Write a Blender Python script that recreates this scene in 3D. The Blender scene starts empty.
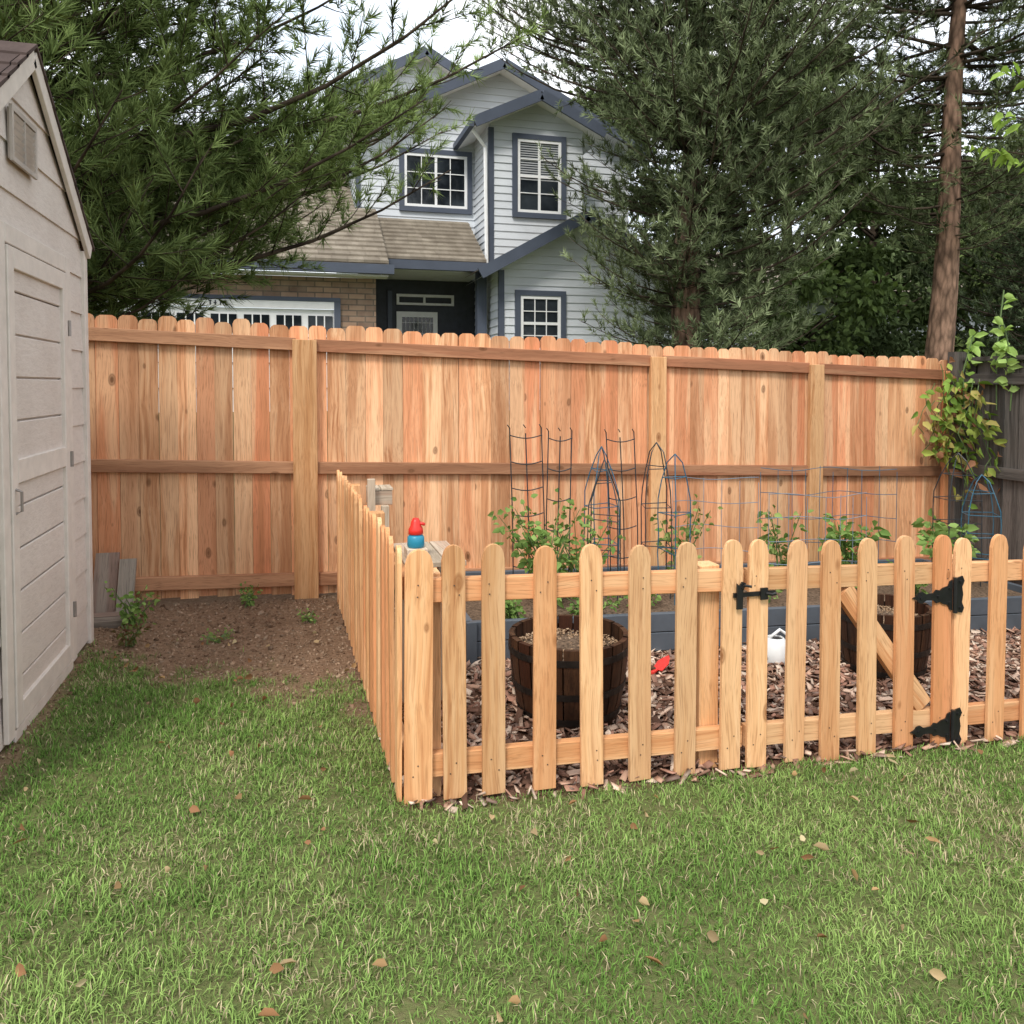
import bpy, math, numpy as np, random
from mathutils import Vector, Matrix
rng=np.random.default_rng(7); random.seed(7)
S=bpy.context.scene
R=random.uniform
def link(o): S.collection.objects.link(o)
def empty(name,loc=(0,0,0)):
    o=bpy.data.objects.new(name,None); link(o); o.location=loc; o.empty_display_size=.2; return o
# ------------------------------------------------------------ noise / terrain
TAB=rng.random((256,256))
def vn(x,y):
    x=np.asarray(x,float); y=np.asarray(y,float)
    xi=np.floor(x).astype(int); yi=np.floor(y).astype(int)
    fx=x-xi; fy=y-yi; fx=fx*fx*(3-2*fx); fy=fy*fy*(3-2*fy)
    a=TAB[xi%256,yi%256]; b=TAB[(xi+1)%256,yi%256]; c=TAB[xi%256,(yi+1)%256]; d=TAB[(xi+1)%256,(yi+1)%256]
    return (a*(1-fx)+b*fx)*(1-fy)+(c*(1-fx)+d*fx)*fy
def sst(a,b,x):
    t=np.clip((x-a)/(b-a),0,1); return t*t*(3-2*t)
def gz(x,y):
    x=np.asarray(x,float); y=np.asarray(y,float)
    z=-0.035*np.clip(x,-6,9)
    z=z+sst(6.4,13,y)*(1.0+0.035*np.clip(x,-6,9))
    z=z+(vn(x*1.3+5,y*1.3+9)-.5)*.035*(1-sst(6,7,y))+(vn(x*6+5,y*6+9)-.5)*.014*(1-sst(6,7,y))
    return z
def g(x,y): return float(gz(x,y))
def gl(x): return -0.035*x
def fx_side(y): return .39-.06*(y-2.89)/2.85
def masks(x,y):
    n=(vn(x*3+3,y*3)-.5)*.55+(vn(x*11,y*11)-.5)*.3
    d=sst(-.28,.28,(y-(4.80-(x+1.1)*.68))+n)*(x<fx_side(y)+.05)
    sh=sst(.09,.02,np.abs(x+1.10)+n*.12)*(y>2.8)*(y<5.4)*.8
    d=np.maximum(d,sh)
    m=((x>fx_side(y)-.02)&(y>2.85)&(y<5.9)&(x<5.7)).astype(float)
    m2=sst(.10,-.05,np.abs(y-2.90)+n*.2)*(x>.45)*(x<5.7)
    return np.clip(d,0,1)*(y<6.3),np.maximum(m,m2*.9)
# ------------------------------------------------------------ mesh builder
def V(*a): return np.array(a,float)
def nrm(v): 
    v=np.asarray(v,float); return v/(np.linalg.norm(v)+1e-9)
class MB:
    def __init__(s): s.v=[];s.f=[];s.m=[];s.g=[];s.t=[]
    def add(s,vs,fs,mat=0,gs=None,t=.5):
        b=len(s.v)
        s.v+= [tuple(map(float,p)) for p in vs]
        s.g+= [tuple(map(float,p)) for p in (gs if gs is not None else vs)]
        s.t+= [t]*len(vs)
        s.f+= [tuple(i+b for i in f) for f in fs]; s.m+=[mat]*len(fs)
    def board(s,o,L,W,N,outl,th,mat=0,t=None):
        o=V(*o);L=nrm(L);W=nrm(W);N=nrm(N)
        if t is None: t=random.random()
        off=V(R(0,50),R(0,50),R(0,50)); n=len(outl); vs=[];gs=[]
        for sg in (.5,-.5):
            for (w,l) in outl:
                vs.append(o+W*w+L*l+N*th*sg); gs.append(off+V(w,th*sg,l))
        fs=[tuple(range(n)),tuple(range(2*n-1,n-1,-1))]
        fs+=[(i,i+n,(i+1)%n+n,(i+1)%n) for i in range(n)]
        s.add(vs,fs,mat,gs,t)
    def beam(s,a,b,w,th,mat=0,t=None,up=(0,0,1)):
        a=V(*a);b=V(*b);L=b-a;ln=np.linalg.norm(L);L=L/ln
        N=np.cross(L,V(*up)); N=nrm(N); W=nrm(np.cross(N,L))
        s.board(a,L,W,N,[(-w/2,0),(w/2,0),(w/2,ln),(-w/2,ln)],th,mat,t)
    def box(s,x0,x1,y0,y1,z0,z1,mat=0,t=None):
        if t is None:t=random.random()
        vs=[V(x,y,z) for x in(x0,x1) for y in(y0,y1) for z in(z0,z1)]
        d=[x1-x0,y1-y0,z1-z0];k=int(np.argmax(d));off=V(R(0,50),R(0,50),R(0,50))
        pm={0:(1,2,0),1:(0,2,1),2:(0,1,2)}[k]
        gs=[off+V(v[pm[0]],v[pm[1]],v[pm[2]]) for v in vs]
        s.add(vs,[(0,1,3,2),(4,6,7,5),(0,4,5,1),(2,3,7,6),(0,2,6,4),(1,5,7,3)],mat,gs,t)
    def tube(s,pts,rad,n=6,mat=0,t=.5,cap=True):
        pts=[V(*p) for p in pts];m=len(pts)
        if not hasattr(rad,'__len__'): rad=[rad]*m
        up=V(.31,.17,.93);vs=[];gs=[];ll=0;off=R(0,30)
        for i,p in enumerate(pts):
            d=nrm(pts[min(i+1,m-1)]-pts[max(i-1,0)])
            a=nrm(np.cross(d,up)); 
            if abs(np.dot(d,up))>.97: a=nrm(np.cross(d,V(1,0,0)))
            b=np.cross(d,a)
            if i: ll+=np.linalg.norm(p-pts[i-1])
            for k in range(n):
                an=2*math.pi*k/n
                q=a*math.cos(an)*rad[i]+b*math.sin(an)*rad[i]
                vs.append(p+q); gs.append(V(q[0]+off,q[1],ll+q[2]*.2))
        fs=[]
        for i in range(m-1):
            for k in range(n):
                k2=(k+1)%n; fs.append((i*n+k,i*n+k2,(i+1)*n+k2,(i+1)*n+k))
        if cap: fs+=[tuple(range(n-1,-1,-1)),tuple(range((m-1)*n,m*n))]
        s.add(vs,fs,mat,gs,t)
    def lathe(s,c,prof,n=24,mat=0,t=.5,a0=0,a1=2*math.pi):
        full=abs(a1-a0-2*math.pi)<1e-6; k=n if full else n+1;vs=[]
        for (r,z) in prof:
            for i in range(k):
                a=a0+(a1-a0)*i/n; vs.append(V(c[0]+r*math.cos(a),c[1]+r*math.sin(a),c[2]+z))
        fs=[]
        for j in range(len(prof)-1):
            for i in range(n):
                i2=(i+1)%k; fs.append((j*k+i,j*k+i2,(j+1)*k+i2,(j+1)*k+i))
        s.add(vs,fs,mat,None,t)
    def obj(s,name,mats,parent=None,smooth=False,bevel=0):
        me=bpy.data.meshes.new(name); me.from_pydata(s.v,[],s.f); 
        for m in (mats if isinstance(mats,(list,tuple)) else [mats]): me.materials.append(m)
        me.polygons.foreach_set('material_index',s.m)
        if smooth: me.polygons.foreach_set('use_smooth',[True]*len(s.f))
        a=me.attributes.new('gco','FLOAT_VECTOR','POINT'); a.data.foreach_set('vector',np.array(s.g,np.float32).ravel())
        a=me.attributes.new('tint','FLOAT','POINT'); a.data.foreach_set('value',np.array(s.t,np.float32))
        me.update(); o=bpy.data.objects.new(name,me); link(o)
        if parent is not None: o.parent=parent
        if bevel:
            b=o.modifiers.new('b','BEVEL'); b.width=bevel; b.segments=1; b.limit_method='ANGLE'
        return o
def np_obj(name,v,f,col,mat,parent=None):
    me=bpy.data.meshes.new(name); v=np.asarray(v,np.float32); f=np.asarray(f,np.int32)
    me.vertices.add(len(v)); me.vertices.foreach_set('co',v.ravel())
    me.loops.add(f.size); me.loops.foreach_set('vertex_index',f.ravel())
    me.polygons.add(len(f)); me.polygons.foreach_set('loop_start',np.arange(0,f.size,f.shape[1],dtype=np.int32))
    c=np.ones((len(v),4),np.float32); c[:,:3]=col
    a=me.attributes.new('col','FLOAT_COLOR','POINT'); a.data.foreach_set('color',c.ravel())
    me.materials.append(mat); me.update(calc_edges=True)
    o=bpy.data.objects.new(name,me); link(o)
    if parent is not None:o.parent=parent
    return o
# ------------------------------------------------------------ materials
def newmat(name):
    m=bpy.data.materials.new(name); m.use_nodes=True; nt=m.node_tree
    return m,nt,nt.nodes['Principled BSDF']
def nd(nt,t,**k):
    n=nt.nodes.new(t)
    for a,b in k.items(): setattr(n,a,b)
    return n
def lk(nt,a,b): nt.links.new(a,b)
def mixc(nt,fac,a,b,mode='MIX'):
    n=nd(nt,'ShaderNodeMix',data_type='RGBA',blend_type=mode)
    for i,x in ((0,fac),(6,a),(7,b)):
        if hasattr(x,'is_output'): lk(nt,x,n.inputs[i])
        elif i==0: n.inputs[0].default_value=x
        else: n.inputs[i].default_value=(*x,1)
    return n.outputs[2]
def noise(nt,vec,scale,detail=4,rough=.55,dist=0):
    n=nd(nt,'ShaderNodeTexNoise'); n.inputs['Scale'].default_value=scale; n.inputs['Detail'].default_value=detail
    n.inputs['Roughness'].default_value=rough; n.inputs['Distortion'].default_value=dist
    if vec is not None: lk(nt,vec,n.inputs['Vector'])
    return n.outputs['Fac']
def vscale(nt,vec,sc):
    n=nd(nt,'ShaderNodeVectorMath',operation='MULTIPLY'); lk(nt,vec,n.inputs[0]); n.inputs[1].default_value=sc; return n.outputs[0]
def ramp(nt,fac,stops):
    n=nd(nt,'ShaderNodeValToRGB'); el=n.color_ramp.elements
    while len(el)<len(stops): el.new(.5)
    for e,(p,c) in zip(el,stops):
        e.position=p; e.color=(*c,1) if hasattr(c,'__len__') else (c,c,c,1)
    lk(nt,fac,n.inputs[0]); return n.outputs[0]
def bump(nt,h,st,dist,bs):
    n=nd(nt,'ShaderNodeBump'); n.inputs['Strength'].default_value=st; n.inputs['Distance'].default_value=dist
    lk(nt,h,n.inputs['Height']); lk(nt,n.outputs[0],bs.inputs['Normal'])
def mth(nt,op,a,b):
    n=nd(nt,'ShaderNodeMath',operation=op)
    for i,x in((0,a),(1,b)):
        if x is None: continue
        if hasattr(x,'is_output'): lk(nt,x,n.inputs[i])
        else: n.inputs[i].default_value=x
    return n.outputs[0]
def fract(nt,v,k): return mth(nt,'FRACT',mth(nt,'MULTIPLY',v,k),None)
def wood(name,pale,mid,dark,knot=(.12,.05,.02),rough=.75,knots=True,contrast=1.,lo=.74,hi=1.14,kd=.10):
    m,nt,bs=newmat(name)
    at=nd(nt,'ShaderNodeAttribute',attribute_name='gco').outputs['Vector']
    ti=nd(nt,'ShaderNodeAttribute',attribute_name='tint').outputs['Fac']
    wob=nd(nt,'ShaderNodeTexNoise'); wob.inputs['Scale'].default_value=2.2; wob.inputs['Detail'].default_value=1; lk(nt,at,wob.inputs['Vector'])
    ws=vscale(nt,wob.outputs['Color'],(.06,.06,0)); ad=nd(nt,'ShaderNodeVectorMath',operation='ADD'); lk(nt,at,ad.inputs[0]); lk(nt,ws,ad.inputs[1])
    a2=ad.outputs[0]
    n1=noise(nt,vscale(nt,a2,(46,46,1.4)),1,4,.6)
    n2=noise(nt,vscale(nt,a2,(190,190,5)),1,2,.6)
    n3=noise(nt,vscale(nt,at,(10,10,.6)),1,1,.5)
    grain=ramp(nt,n1,[(.34,dark),(.48,mid),(.66,pale)])
    t2=fract(nt,ti,17.3); t3=fract(nt,ti,53.7)
    c=mixc(nt,ramp(nt,t2,[(0,0.),(1,.5)]),grain,mid)
    c=mixc(nt,ramp(nt,ti,[(.5,0.),(1,.65)]),c,pale)
    red=tuple(np.array(mid)*V(1.04,.76,.72)); c=mixc(nt,ramp(nt,t3,[(.4,0.),(1,.85)]),c,red)
    c=mixc(nt,ramp(nt,n3,[(.54,0.),(.60,.6)]),c,pale)
    c=mixc(nt,ramp(nt,n3,[(.34,.6),(.44,.0)]),c,tuple(np.array(dark)*1.15))
    c=mixc(nt,ramp(nt,n2,[(.3,.55*contrast),(.5,0.)]),c,tuple(np.array(dark)*.7))
    hv=ramp(nt,fract(nt,ti,91.1),[(0,lo),(1,hi)])
    mm=nd(nt,'ShaderNodeVectorMath',operation='MULTIPLY'); lk(nt,c,mm.inputs[0]); lk(nt,hv,mm.inputs[1]); c=mm.outputs[0]
    if knots:
        vo=nd(nt,'ShaderNodeTexVoronoi'); vo.inputs['Scale'].default_value=1; lk(nt,vscale(nt,a2,(6,6,3.2)),vo.inputs['Vector'])
        sp=nd(nt,'ShaderNodeSeparateColor'); lk(nt,vo.outputs['Color'],sp.inputs[0])
        dd=mth(nt,'ADD',vo.outputs['Distance'],mth(nt,'MULTIPLY',sp.outputs[0],kd))
        c=mixc(nt,ramp(nt,dd,[(.055,.9),(.10,.5),(.115,.7),(.16,0.)]),c,knot)
    lk(nt,c,bs.inputs['Base Color']); bs.inputs['Roughness'].default_value=rough; bs.inputs['Specular IOR Level'].default_value=.2
    bump(nt,n1,.35,.004,bs); return m
def plain(name,col,rough=.6,metal=0,var=.15,sc=8,spec=.4,bmp=0):
    m,nt,bs=newmat(name); tc=nd(nt,'ShaderNodeTexCoord').outputs['Object']
    n=noise(nt,tc,sc,3); c=np.array(col)
    cc=ramp(nt,n,[(.3,tuple(c*(1-var))),(.7,tuple(np.minimum(c*(1+var),1)))])
    lk(nt,cc,bs.inputs['Base Color']); bs.inputs['Roughness'].default_value=rough; bs.inputs['Metallic'].default_value=metal
    bs.inputs['Specular IOR Level'].default_value=spec
    if bmp: bump(nt,noise(nt,tc,sc*6,5,.7),bmp,.01,bs)
    return m
def vcol(name,trans=0):
    m,nt,bs=newmat(name); nt.nodes.remove(bs); c=nd(nt,'ShaderNodeAttribute',attribute_name='col').outputs['Color']
    df=nd(nt,'ShaderNodeBsdfDiffuse'); lk(nt,c,df.inputs['Color']); out=df.outputs[0]
    if trans:
        tr=nd(nt,'ShaderNodeBsdfTranslucent'); lk(nt,mixc(nt,1.,c,(1.,1.15,.6),'MULTIPLY'),tr.inputs['Color'])
        mx=nd(nt,'ShaderNodeMixShader'); mx.inputs[0].default_value=trans
        lk(nt,out,mx.inputs[1]); lk(nt,tr.outputs[0],mx.inputs[2]); out=mx.outputs[0]
    lk(nt,out,nt.nodes['Material Output'].inputs[0]); return m
M_cedar=wood('cedar_board',(.83,.53,.31),(.69,.36,.185),(.42,.18,.08),lo=.72,hi=1.16,kd=.085)
M_picket=wood('cedar_picket',(.80,.50,.27),(.70,.385,.18),(.49,.22,.09),knot=(.24,.09,.03),lo=.78,hi=1.1)
M_rail=wood('redwood_rail',(.48,.26,.145),(.35,.175,.095),(.23,.105,.055))
M_post=wood('cedar_post',(.76,.46,.235),(.66,.355,.165),(.48,.225,.09),knot=(.25,.1,.04))
M_oldwood=wood('weathered_grey_wood',(.17,.15,.135),(.11,.098,.088),(.05,.044,.04),knot=(.03,.025,.02))
M_greyplank=wood('grey_plank',(.34,.30,.25),(.24,.20,.165),(.13,.11,.09))
M_palewood=wood('pale_wood',(.60,.52,.41),(.48,.40,.30),(.33,.26,.19))
M_barrel=wood('barrel_stave',(.085,.042,.022),(.045,.022,.013),(.018,.010,.007),knots=False,rough=.45)
M_slate=plain('slate_painted_board',(.085,.10,.12),.6,var=.2,sc=5)
M_black=plain('black_iron',(.010,.010,.011),.4,var=.3,sc=30,spec=.5)
M_hoop=plain('rusty_hoop',(.03,.025,.022),.5,metal=.5,var=.4,sc=20)
M_nail=plain('nail_steel',(.10,.08,.07),.5,metal=.6)
M_soil=plain('potting_soil',(.16,.11,.075),.95,var=.6,sc=60,spec=.1,bmp=.8)
M_teal=plain('teal_wire',(.03,.11,.17),.4,var=.2)
M_wire=plain('dark_wire',(.03,.035,.04),.4,var=.2)
M_gwire=plain('galvanised_wire',(.22,.28,.34),.4,metal=.3,var=.2)
M_red=plain('red_plastic',(.62,.03,.02),.35,var=.1)
M_blue=plain('teal_plastic',(.02,.22,.34),.35,var=.1)
M_whitep=plain('white_plastic',(.72,.74,.74),.4,var=.06)
M_leaf=vcol('leaf',.25); M_bgleaf=vcol('tree_leaf'); M_needle=vcol('pine_needle'); M_grassb=vcol('grass_blade'); M_chip=vcol('wood_chip')
M_stem=plain('green_stem',(.10,.16,.05),.6)
def bark(name,a,b):
    m,nt,bs=newmat(name); at=nd(nt,'ShaderNodeAttribute',attribute_name='gco').outputs['Vector']
    n=noise(nt,vscale(nt,at,(9,9,3)),1,6,.65,.6); vo=nd(nt,'ShaderNodeTexVoronoi'); lk(nt,vscale(nt,at,(14,14,4)),vo.inputs['Vector']); vo.inputs['Scale'].default_value=1
    c=ramp(nt,n,[(.3,a),(.7,b)]); c=mixc(nt,ramp(nt,vo.outputs['Distance'],[(.3,0.),(.8,.85)]),c,tuple(np.array(a)*.35))
    lk(nt,c,bs.inputs['Base Color']); bs.inputs['Roughness'].default_value=.95; bs.inputs['Specular IOR Level'].default_value=.1
    bump(nt,n,.8,.03,bs); return m
M_bark=bark('pine_bark',(.13,.085,.06),(.34,.21,.15)); M_bark2=bark('dark_bark',(.05,.037,.028),(.13,.10,.075))
# ------------------------------------------------------------ world / sun / camera
w=bpy.data.worlds.new('World'); S.world=w; w.use_nodes=True; nt=w.node_tree; bg=nt.nodes['Background']
sky=nd(nt,'ShaderNodeTexSky',sky_type='NISHITA'); sky.sun_disc=False; EL=math.radians(50); RO=math.radians(215)
sky.sun_elevation=EL; sky.sun_rotation=RO; sky.dust_density=3
tc=nd(nt,'ShaderNodeTexCoord').outputs['Generated']
cn=noise(nt,vscale(nt,tc,(2,2,5)),1.4,3,.55)
cl=ramp(nt,cn,[(.3,(.70,.79,.91)),(.62,(1,1,1))])
sc=nd(nt,'ShaderNodeVectorMath',operation='SCALE'); lk(nt,cl,sc.inputs[0]); sc.inputs['Scale'].default_value=12
c=mixc(nt,.9,sky.outputs[0],sc.outputs[0]); lk(nt,c,bg.inputs[0]); bg.inputs[1].default_value=.15
sl=bpy.data.lights.new('sun','SUN'); sl.energy=2.9; sl.angle=math.radians(14); sl.color=(1,.94,.85)
so=bpy.data.objects.new('sun',sl); link(so)
sd=Vector((math.sin(RO)*math.cos(EL),math.cos(RO)*math.cos(EL),math.sin(EL)))
so.rotation_euler=sd.to_track_quat('Z','Y').to_euler(); so.location=(0,-5,12)
cam=bpy.data.cameras.new('camera'); co=bpy.data.objects.new('camera',cam); link(co); S.camera=co
co.location=(0,0,1.51); co.rotation_euler=(math.radians(88),0,math.radians(-15.5))
cam.sensor_width=36; cam.lens=28.125; cam.shift_y=-.0967; cam.clip_end=2000; cam.clip_start=.05
S.view_settings.view_transform='Standard'; S.view_settings.look='None'; S.view_settings.exposure=0
# ------------------------------------------------------------ ground
xs=np.unique(np.concatenate([np.linspace(-900,-20,18),np.linspace(-20,-2.4,30),np.arange(-2.4,6.4,.05),np.linspace(6.4,30,40),np.linspace(30,900,18)]))
ys=np.unique(np.concatenate([np.linspace(-600,-8,14),np.linspace(-8,.6,20),np.arange(.6,6.6,.05),np.linspace(6.6,16,40),np.linspace(16,900,24)]))
X,Y=np.meshgrid(xs,ys,indexing='ij'); Z=gz(X,Y); d,mu=masks(X,Y)
nx,ny=X.shape; idx=np.arange(nx*ny).reshape(nx,ny)
F=np.stack([idx[:-1,:-1],idx[1:,:-1],idx[1:,1:],idx[:-1,1:]],-1).reshape(-1,4)
m,nt,bs=newmat('ground_soil_grass'); at=nd(nt,'ShaderNodeAttribute',attribute_name='col'); sp=nd(nt,'ShaderNodeSeparateColor'); lk(nt,at.outputs['Color'],sp.inputs[0])
tc=nd(nt,'ShaderNodeTexCoord').outputs['Object']
ng=noise(nt,tc,3,4,.6); nf=noise(nt,tc,45,4,.7); nf2=noise(nt,tc,160,2,.7)
gr=ramp(nt,ng,[(.3,(.09,.125,.038)),(.6,(.125,.155,.052)),(.8,(.17,.155,.08))]); gr=mixc(nt,ramp(nt,nf,[(.4,0.),(.7,.6)]),gr,(.17,.13,.075))
di=ramp(nt,nf,[(.3,(.13,.08,.05)),(.55,(.25,.165,.108)),(.75,(.35,.25,.178))]); di=mixc(nt,ramp(nt,ng,[(.4,0.),(.7,.5)]),di,(.16,.098,.062))
mul=ramp(nt,nf2,[(.3,(.06,.032,.02)),(.6,(.18,.10,.068))])
c=mixc(nt,sp.outputs[0],gr,di); c=mixc(nt,sp.outputs[1],c,mul); lk(nt,c,bs.inputs['Base Color']); bs.inputs['Roughness'].default_value=1; bs.inputs['Specular IOR Level'].default_value=.1
bump(nt,nf,.9,.02,bs)
col=np.stack([d,mu,d*0],-1).reshape(-1,3)
gd=np_obj('ground',np.stack([X,Y,Z],-1).reshape(-1,3),F,col,m); gd.data.polygons.foreach_set('use_smooth',[True]*len(F))
# ------------------------------------------------------------ grass
def grass(n,x0,x1,y0,y1,lmin,lmax,wd):
    x=rng.uniform(x0,x1,n); y=rng.uniform(y0,y1,n)
    d,mu=masks(x,y); cover=(1-d)*(1-mu)
    cl=.6*vn(x*14,y*14)+.4*vn(x*31+9,y*31)
    bare=sst(.74,.88,.6*vn(x*2.9+31,y*2.9+17)+.4*vn(x*8+3,y*8))*.75
    keep=(rng.random(n)<np.clip(cover*1.3-.1+ .03,0,1)*(1-bare)*(.42+.75*sst(.2,.6,cl)))&~((x<-1.13)&(y>3.0)&(y<5.2))&~((mu>.8))
    x=x[keep];y=y[keep];cl=cl[keep];n=len(x)
    L=rng.uniform(lmin,lmax,n)*(.65+.45*vn(x*2.1,y*2.1)+.45*cl); az=rng.uniform(0,2*np.pi,n)+ (vn(x*5,y*5)*5)
    lean=rng.uniform(.3,1.5,n); W=wd*rng.uniform(.55,1.3,n)
    hx,hy=np.cos(az),np.sin(az); px,py=-hy,hx
    base=np.stack([x,y,gz(x,y)-.004],-1); H=np.stack([hx,hy,0*hx],-1); P=np.stack([px,py,0*px],-1)*W[:,None]/2
    up=V(0,0,1)[None,:]
    mid=base+(H*np.sin(lean*.5)[:,None]+up*np.cos(lean*.5)[:,None])*(L*.5)[:,None]
    tip=mid+(H*np.sin(lean*1.25)[:,None]+up*np.cos(lean*1.25)[:,None])*(L*.5)[:,None]
    v=np.stack([base-P,base+P,mid-P*.9,mid+P*.9,tip],1).reshape(-1,3)
    b=np.arange(n)[:,None]*5
    f=np.concatenate([b+V(0,1,2).astype(int),b+V(1,3,2).astype(int),b+V(2,3,4).astype(int)])
    big=.5*vn(x*1.1+40,y*1.1+7)+.5*vn(x*3.7+4,y*3.7+70); t=np.clip((big-.28)*1.5+rng.uniform(-.25,.25,n),0,1)[:,None]
    c=V(.13,.24,.052)*(1-t)+V(.31,.43,.13)*t
    c=c*rng.uniform(.65,1.3,n)[:,None]
    straw=(rng.random(n)<.09+.36*sst(.52,.85,.6*vn(x*2.3+11,y*2.3)+.4*vn(x*9,y*9+50)))
    c[straw]=V(.54,.46,.28)*rng.uniform(.5,1.1,straw.sum())[:,None]
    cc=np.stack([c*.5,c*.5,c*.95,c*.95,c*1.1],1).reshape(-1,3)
    return v,f,cc
parts=[grass(360000,-1.5,4.6,1.2,5.6,.020,.045,.0031),grass(50000,-3.5,5.6,-1.5,1.25,.03,.05,.006),grass(25000,4.5,5.6,1.2,2.9,.03,.05,.005)]
off=0;vv=[];ff=[];cc=[]
for v,f,c_ in parts: vv.append(v);ff.append(f+off);cc.append(c_);off+=len(v)
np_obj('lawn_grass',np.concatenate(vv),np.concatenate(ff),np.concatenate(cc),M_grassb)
# ------------------------------------------------------------ chips / clods
def chips(name,x,y,z,lx,ly,lz,cols,tilt,mat=M_chip):
    n=len(x); a=rng.uniform(0,2*np.pi,n); e=rng.normal(0,tilt,n); e2=rng.normal(0,tilt,n)
    u=np.stack([np.cos(a)*np.cos(e),np.sin(a)*np.cos(e),np.sin(e)],-1)
    v0=np.stack([-np.sin(a),np.cos(a),e2],-1); v0/=np.linalg.norm(v0,axis=1)[:,None]; nn=np.cross(u,v0)
    vs=[]
    for sx in(-1,1):
        for sy in(-1,1):
            for sz in(-1,1):
                j=rng.uniform(.55,1.1,n)
                vs.append(np.stack([x,y,z],-1)+u*(sx*lx/2*j)[:,None]+v0*(sy*ly/2*j)[:,None]+nn*(sz*lz/2)[:,None])
    v=np.stack(vs,1).reshape(-1,3); b=np.arange(n)[:,None]*8
    f=np.concatenate([b+np.array(q) for q in[(0,1,3,2),(4,6,7,5),(0,4,5,1),(2,3,7,6),(0,2,6,4),(1,5,7,3)]])
    return np_obj(name,v,f,np.repeat(cols,8,axis=0),mat)
def pick(pal,n):
    pal=np.array(pal); return pal[rng.integers(0,len(pal),n)]*rng.uniform(.65,1.25,n)[:,None]
n=24000; x=rng.uniform(.38,5.65,n); y=rng.uniform(2.80,5.8,n); k=(y<4.35)|(rng.random(n)<.4); k&=(x>fx_side(y)); k&=~((x>.98)&(y>4.3)&(y<5.5)); k&=(y>2.90)|(rng.random(n)<.35); x=x[k];y=y[k];n=len(x)
chips('mulch',x,y,gz(x,y)+rng.uniform(.002,.028,n),rng.uniform(.02,.085,n),rng.uniform(.012,.038,n),rng.uniform(.003,.008,n),
   pick([(.28,.16,.115),(.42,.26,.185),(.58,.42,.32),(.15,.085,.06),(.66,.52,.41),(.33,.18,.13),(.22,.15,.12)],n),.38)
n=9000; x=rng.uniform(-1.15,.38,n); y=rng.uniform(3.5,5.82,n); d,_=masks(x,y); k=rng.random(n)<d*.9+.02*(y>3.9); x=x[k];y=y[k];n=len(x)
s=rng.gamma(1.2,.0034,n)+.003
chips('dirt_clods',x,y,gz(x,y)+s*.12,s*1.5,s*1.1,s*.6,pick([(.22,.145,.095),(.27,.185,.125),(.15,.094,.062),(.33,.24,.17)],n),.5)
# ------------------------------------------------------------ leaves util
def leafmesh(name,P,D,L,W,col,mat=None,parent=None,fold=.25):
    mat=mat or M_leaf
    n=len(P); D=D/np.linalg.norm(D,axis=1)[:,None]; r=rng.normal(size=(n,3)); r[:,2]*=.5; s=np.cross(D,r); s/=np.linalg.norm(s,axis=1)[:,None]; nn=np.cross(D,s)
    L=np.broadcast_to(L,(n,))[:,None]; W=np.broadcast_to(W,(n,))[:,None]
    base=P; tip=P+D*L-V(0,0,1)*L*.15; m1=P+D*L*.3; m2=P+D*L*.68
    v=np.stack([base,m1+s*W*.5+nn*W*fold,m2+s*W*.38+nn*W*fold*.8,tip,m2-s*W*.38+nn*W*fold*.8,m1-s*W*.5+nn*W*fold],1).reshape(-1,3)
    b=np.arange(n)[:,None]*6
    f=np.concatenate([b+np.array(q) for q in[(0,1,2,3),(0,3,4,5)]])
    return np_obj(name,v,f,np.repeat(col,6,axis=0),mat,parent)
n=230; x=rng.uniform(-1,3.2,n); y=rng.uniform(1.5,5.0,n); d,mu=masks(x,y); k=(mu<.5)&(x>-.95); x=x[k];y=y[k];n=len(x)
D=rng.normal(size=(n,3)); D[:,2]=rng.uniform(-.1,.3,n)
leafmesh('fallen_leaves',np.stack([x,y,gz(x,y)+.030],-1),D,rng.uniform(.018,.055,n),rng.uniform(.014,.03,n),pick([(.38,.24,.12),(.45,.33,.19),(.26,.14,.07),(.48,.40,.24),(.33,.17,.09)],n))
# ------------------------------------------------------------ back fence
YB=5.84
fen=empty('cedar_privacy_fence')
mb=MB(); rl=MB(); po=MB()
x=-4.0
def nail(mbx,x,y,z,r=.0045):
    vs=[V(x+r*math.cos(a),y,z+r*math.sin(a)) for a in np.linspace(0,2*math.pi,7)[:-1]]; mbx.add(vs,[tuple(range(6))])
kk=0
while x<5.6:
    wd=random.choice([.139,.13,.12,.12,.10])+R(-.004,.004); h=1.905+R(-.011,.011); c=.030+R(-.004,.004); z0=gl(x)+.03+R(-.01,.01)
    hw=wd/2; L=nrm(V(R(-.0015,.0015),0,1)); kk+=1
    mb.board((x+hw,YB+(.001 if kk%2 else -.0015)+R(-.0005,.0005),z0),L,(1,R(-.02,.02),0),(0,-1,0),[(-hw,0),(hw,0),(hw,h-c*1.2),(hw-c*.35,h-c*.4),(hw-c,h),(-hw+c,h),(-hw+c*.35,h-c*.4),(-hw,h-c*1.2)],.016)
    x+=wd+R(.001,.003)
posts=[-2.6,.10,2.80,4.25,5.62]
for p in posts[:]:
    wdt=.165 if p<1 else .13
    po.board((p,YB-.055,gl(p)+.0),(0,0,1),(1,0,0),(0,-1,0),[(-wdt/2,0),(wdt/2,0),(wdt/2,1.83),(-wdt/2,1.83)],.05)
edges=[-4.0]+posts
for i in range(len(edges)-1):
    a=edges[i]+.08;b=edges[i+1]-.08
    for hh,ww in((1.80,.088),(.935,.084),(.135,.09)):
        rl.beam((a-.02,YB-.03,gl(a)+hh+R(-.006,.006)),(b+.02,YB-.03,gl(b)+hh+R(-.006,.006)),ww,.04)
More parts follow.
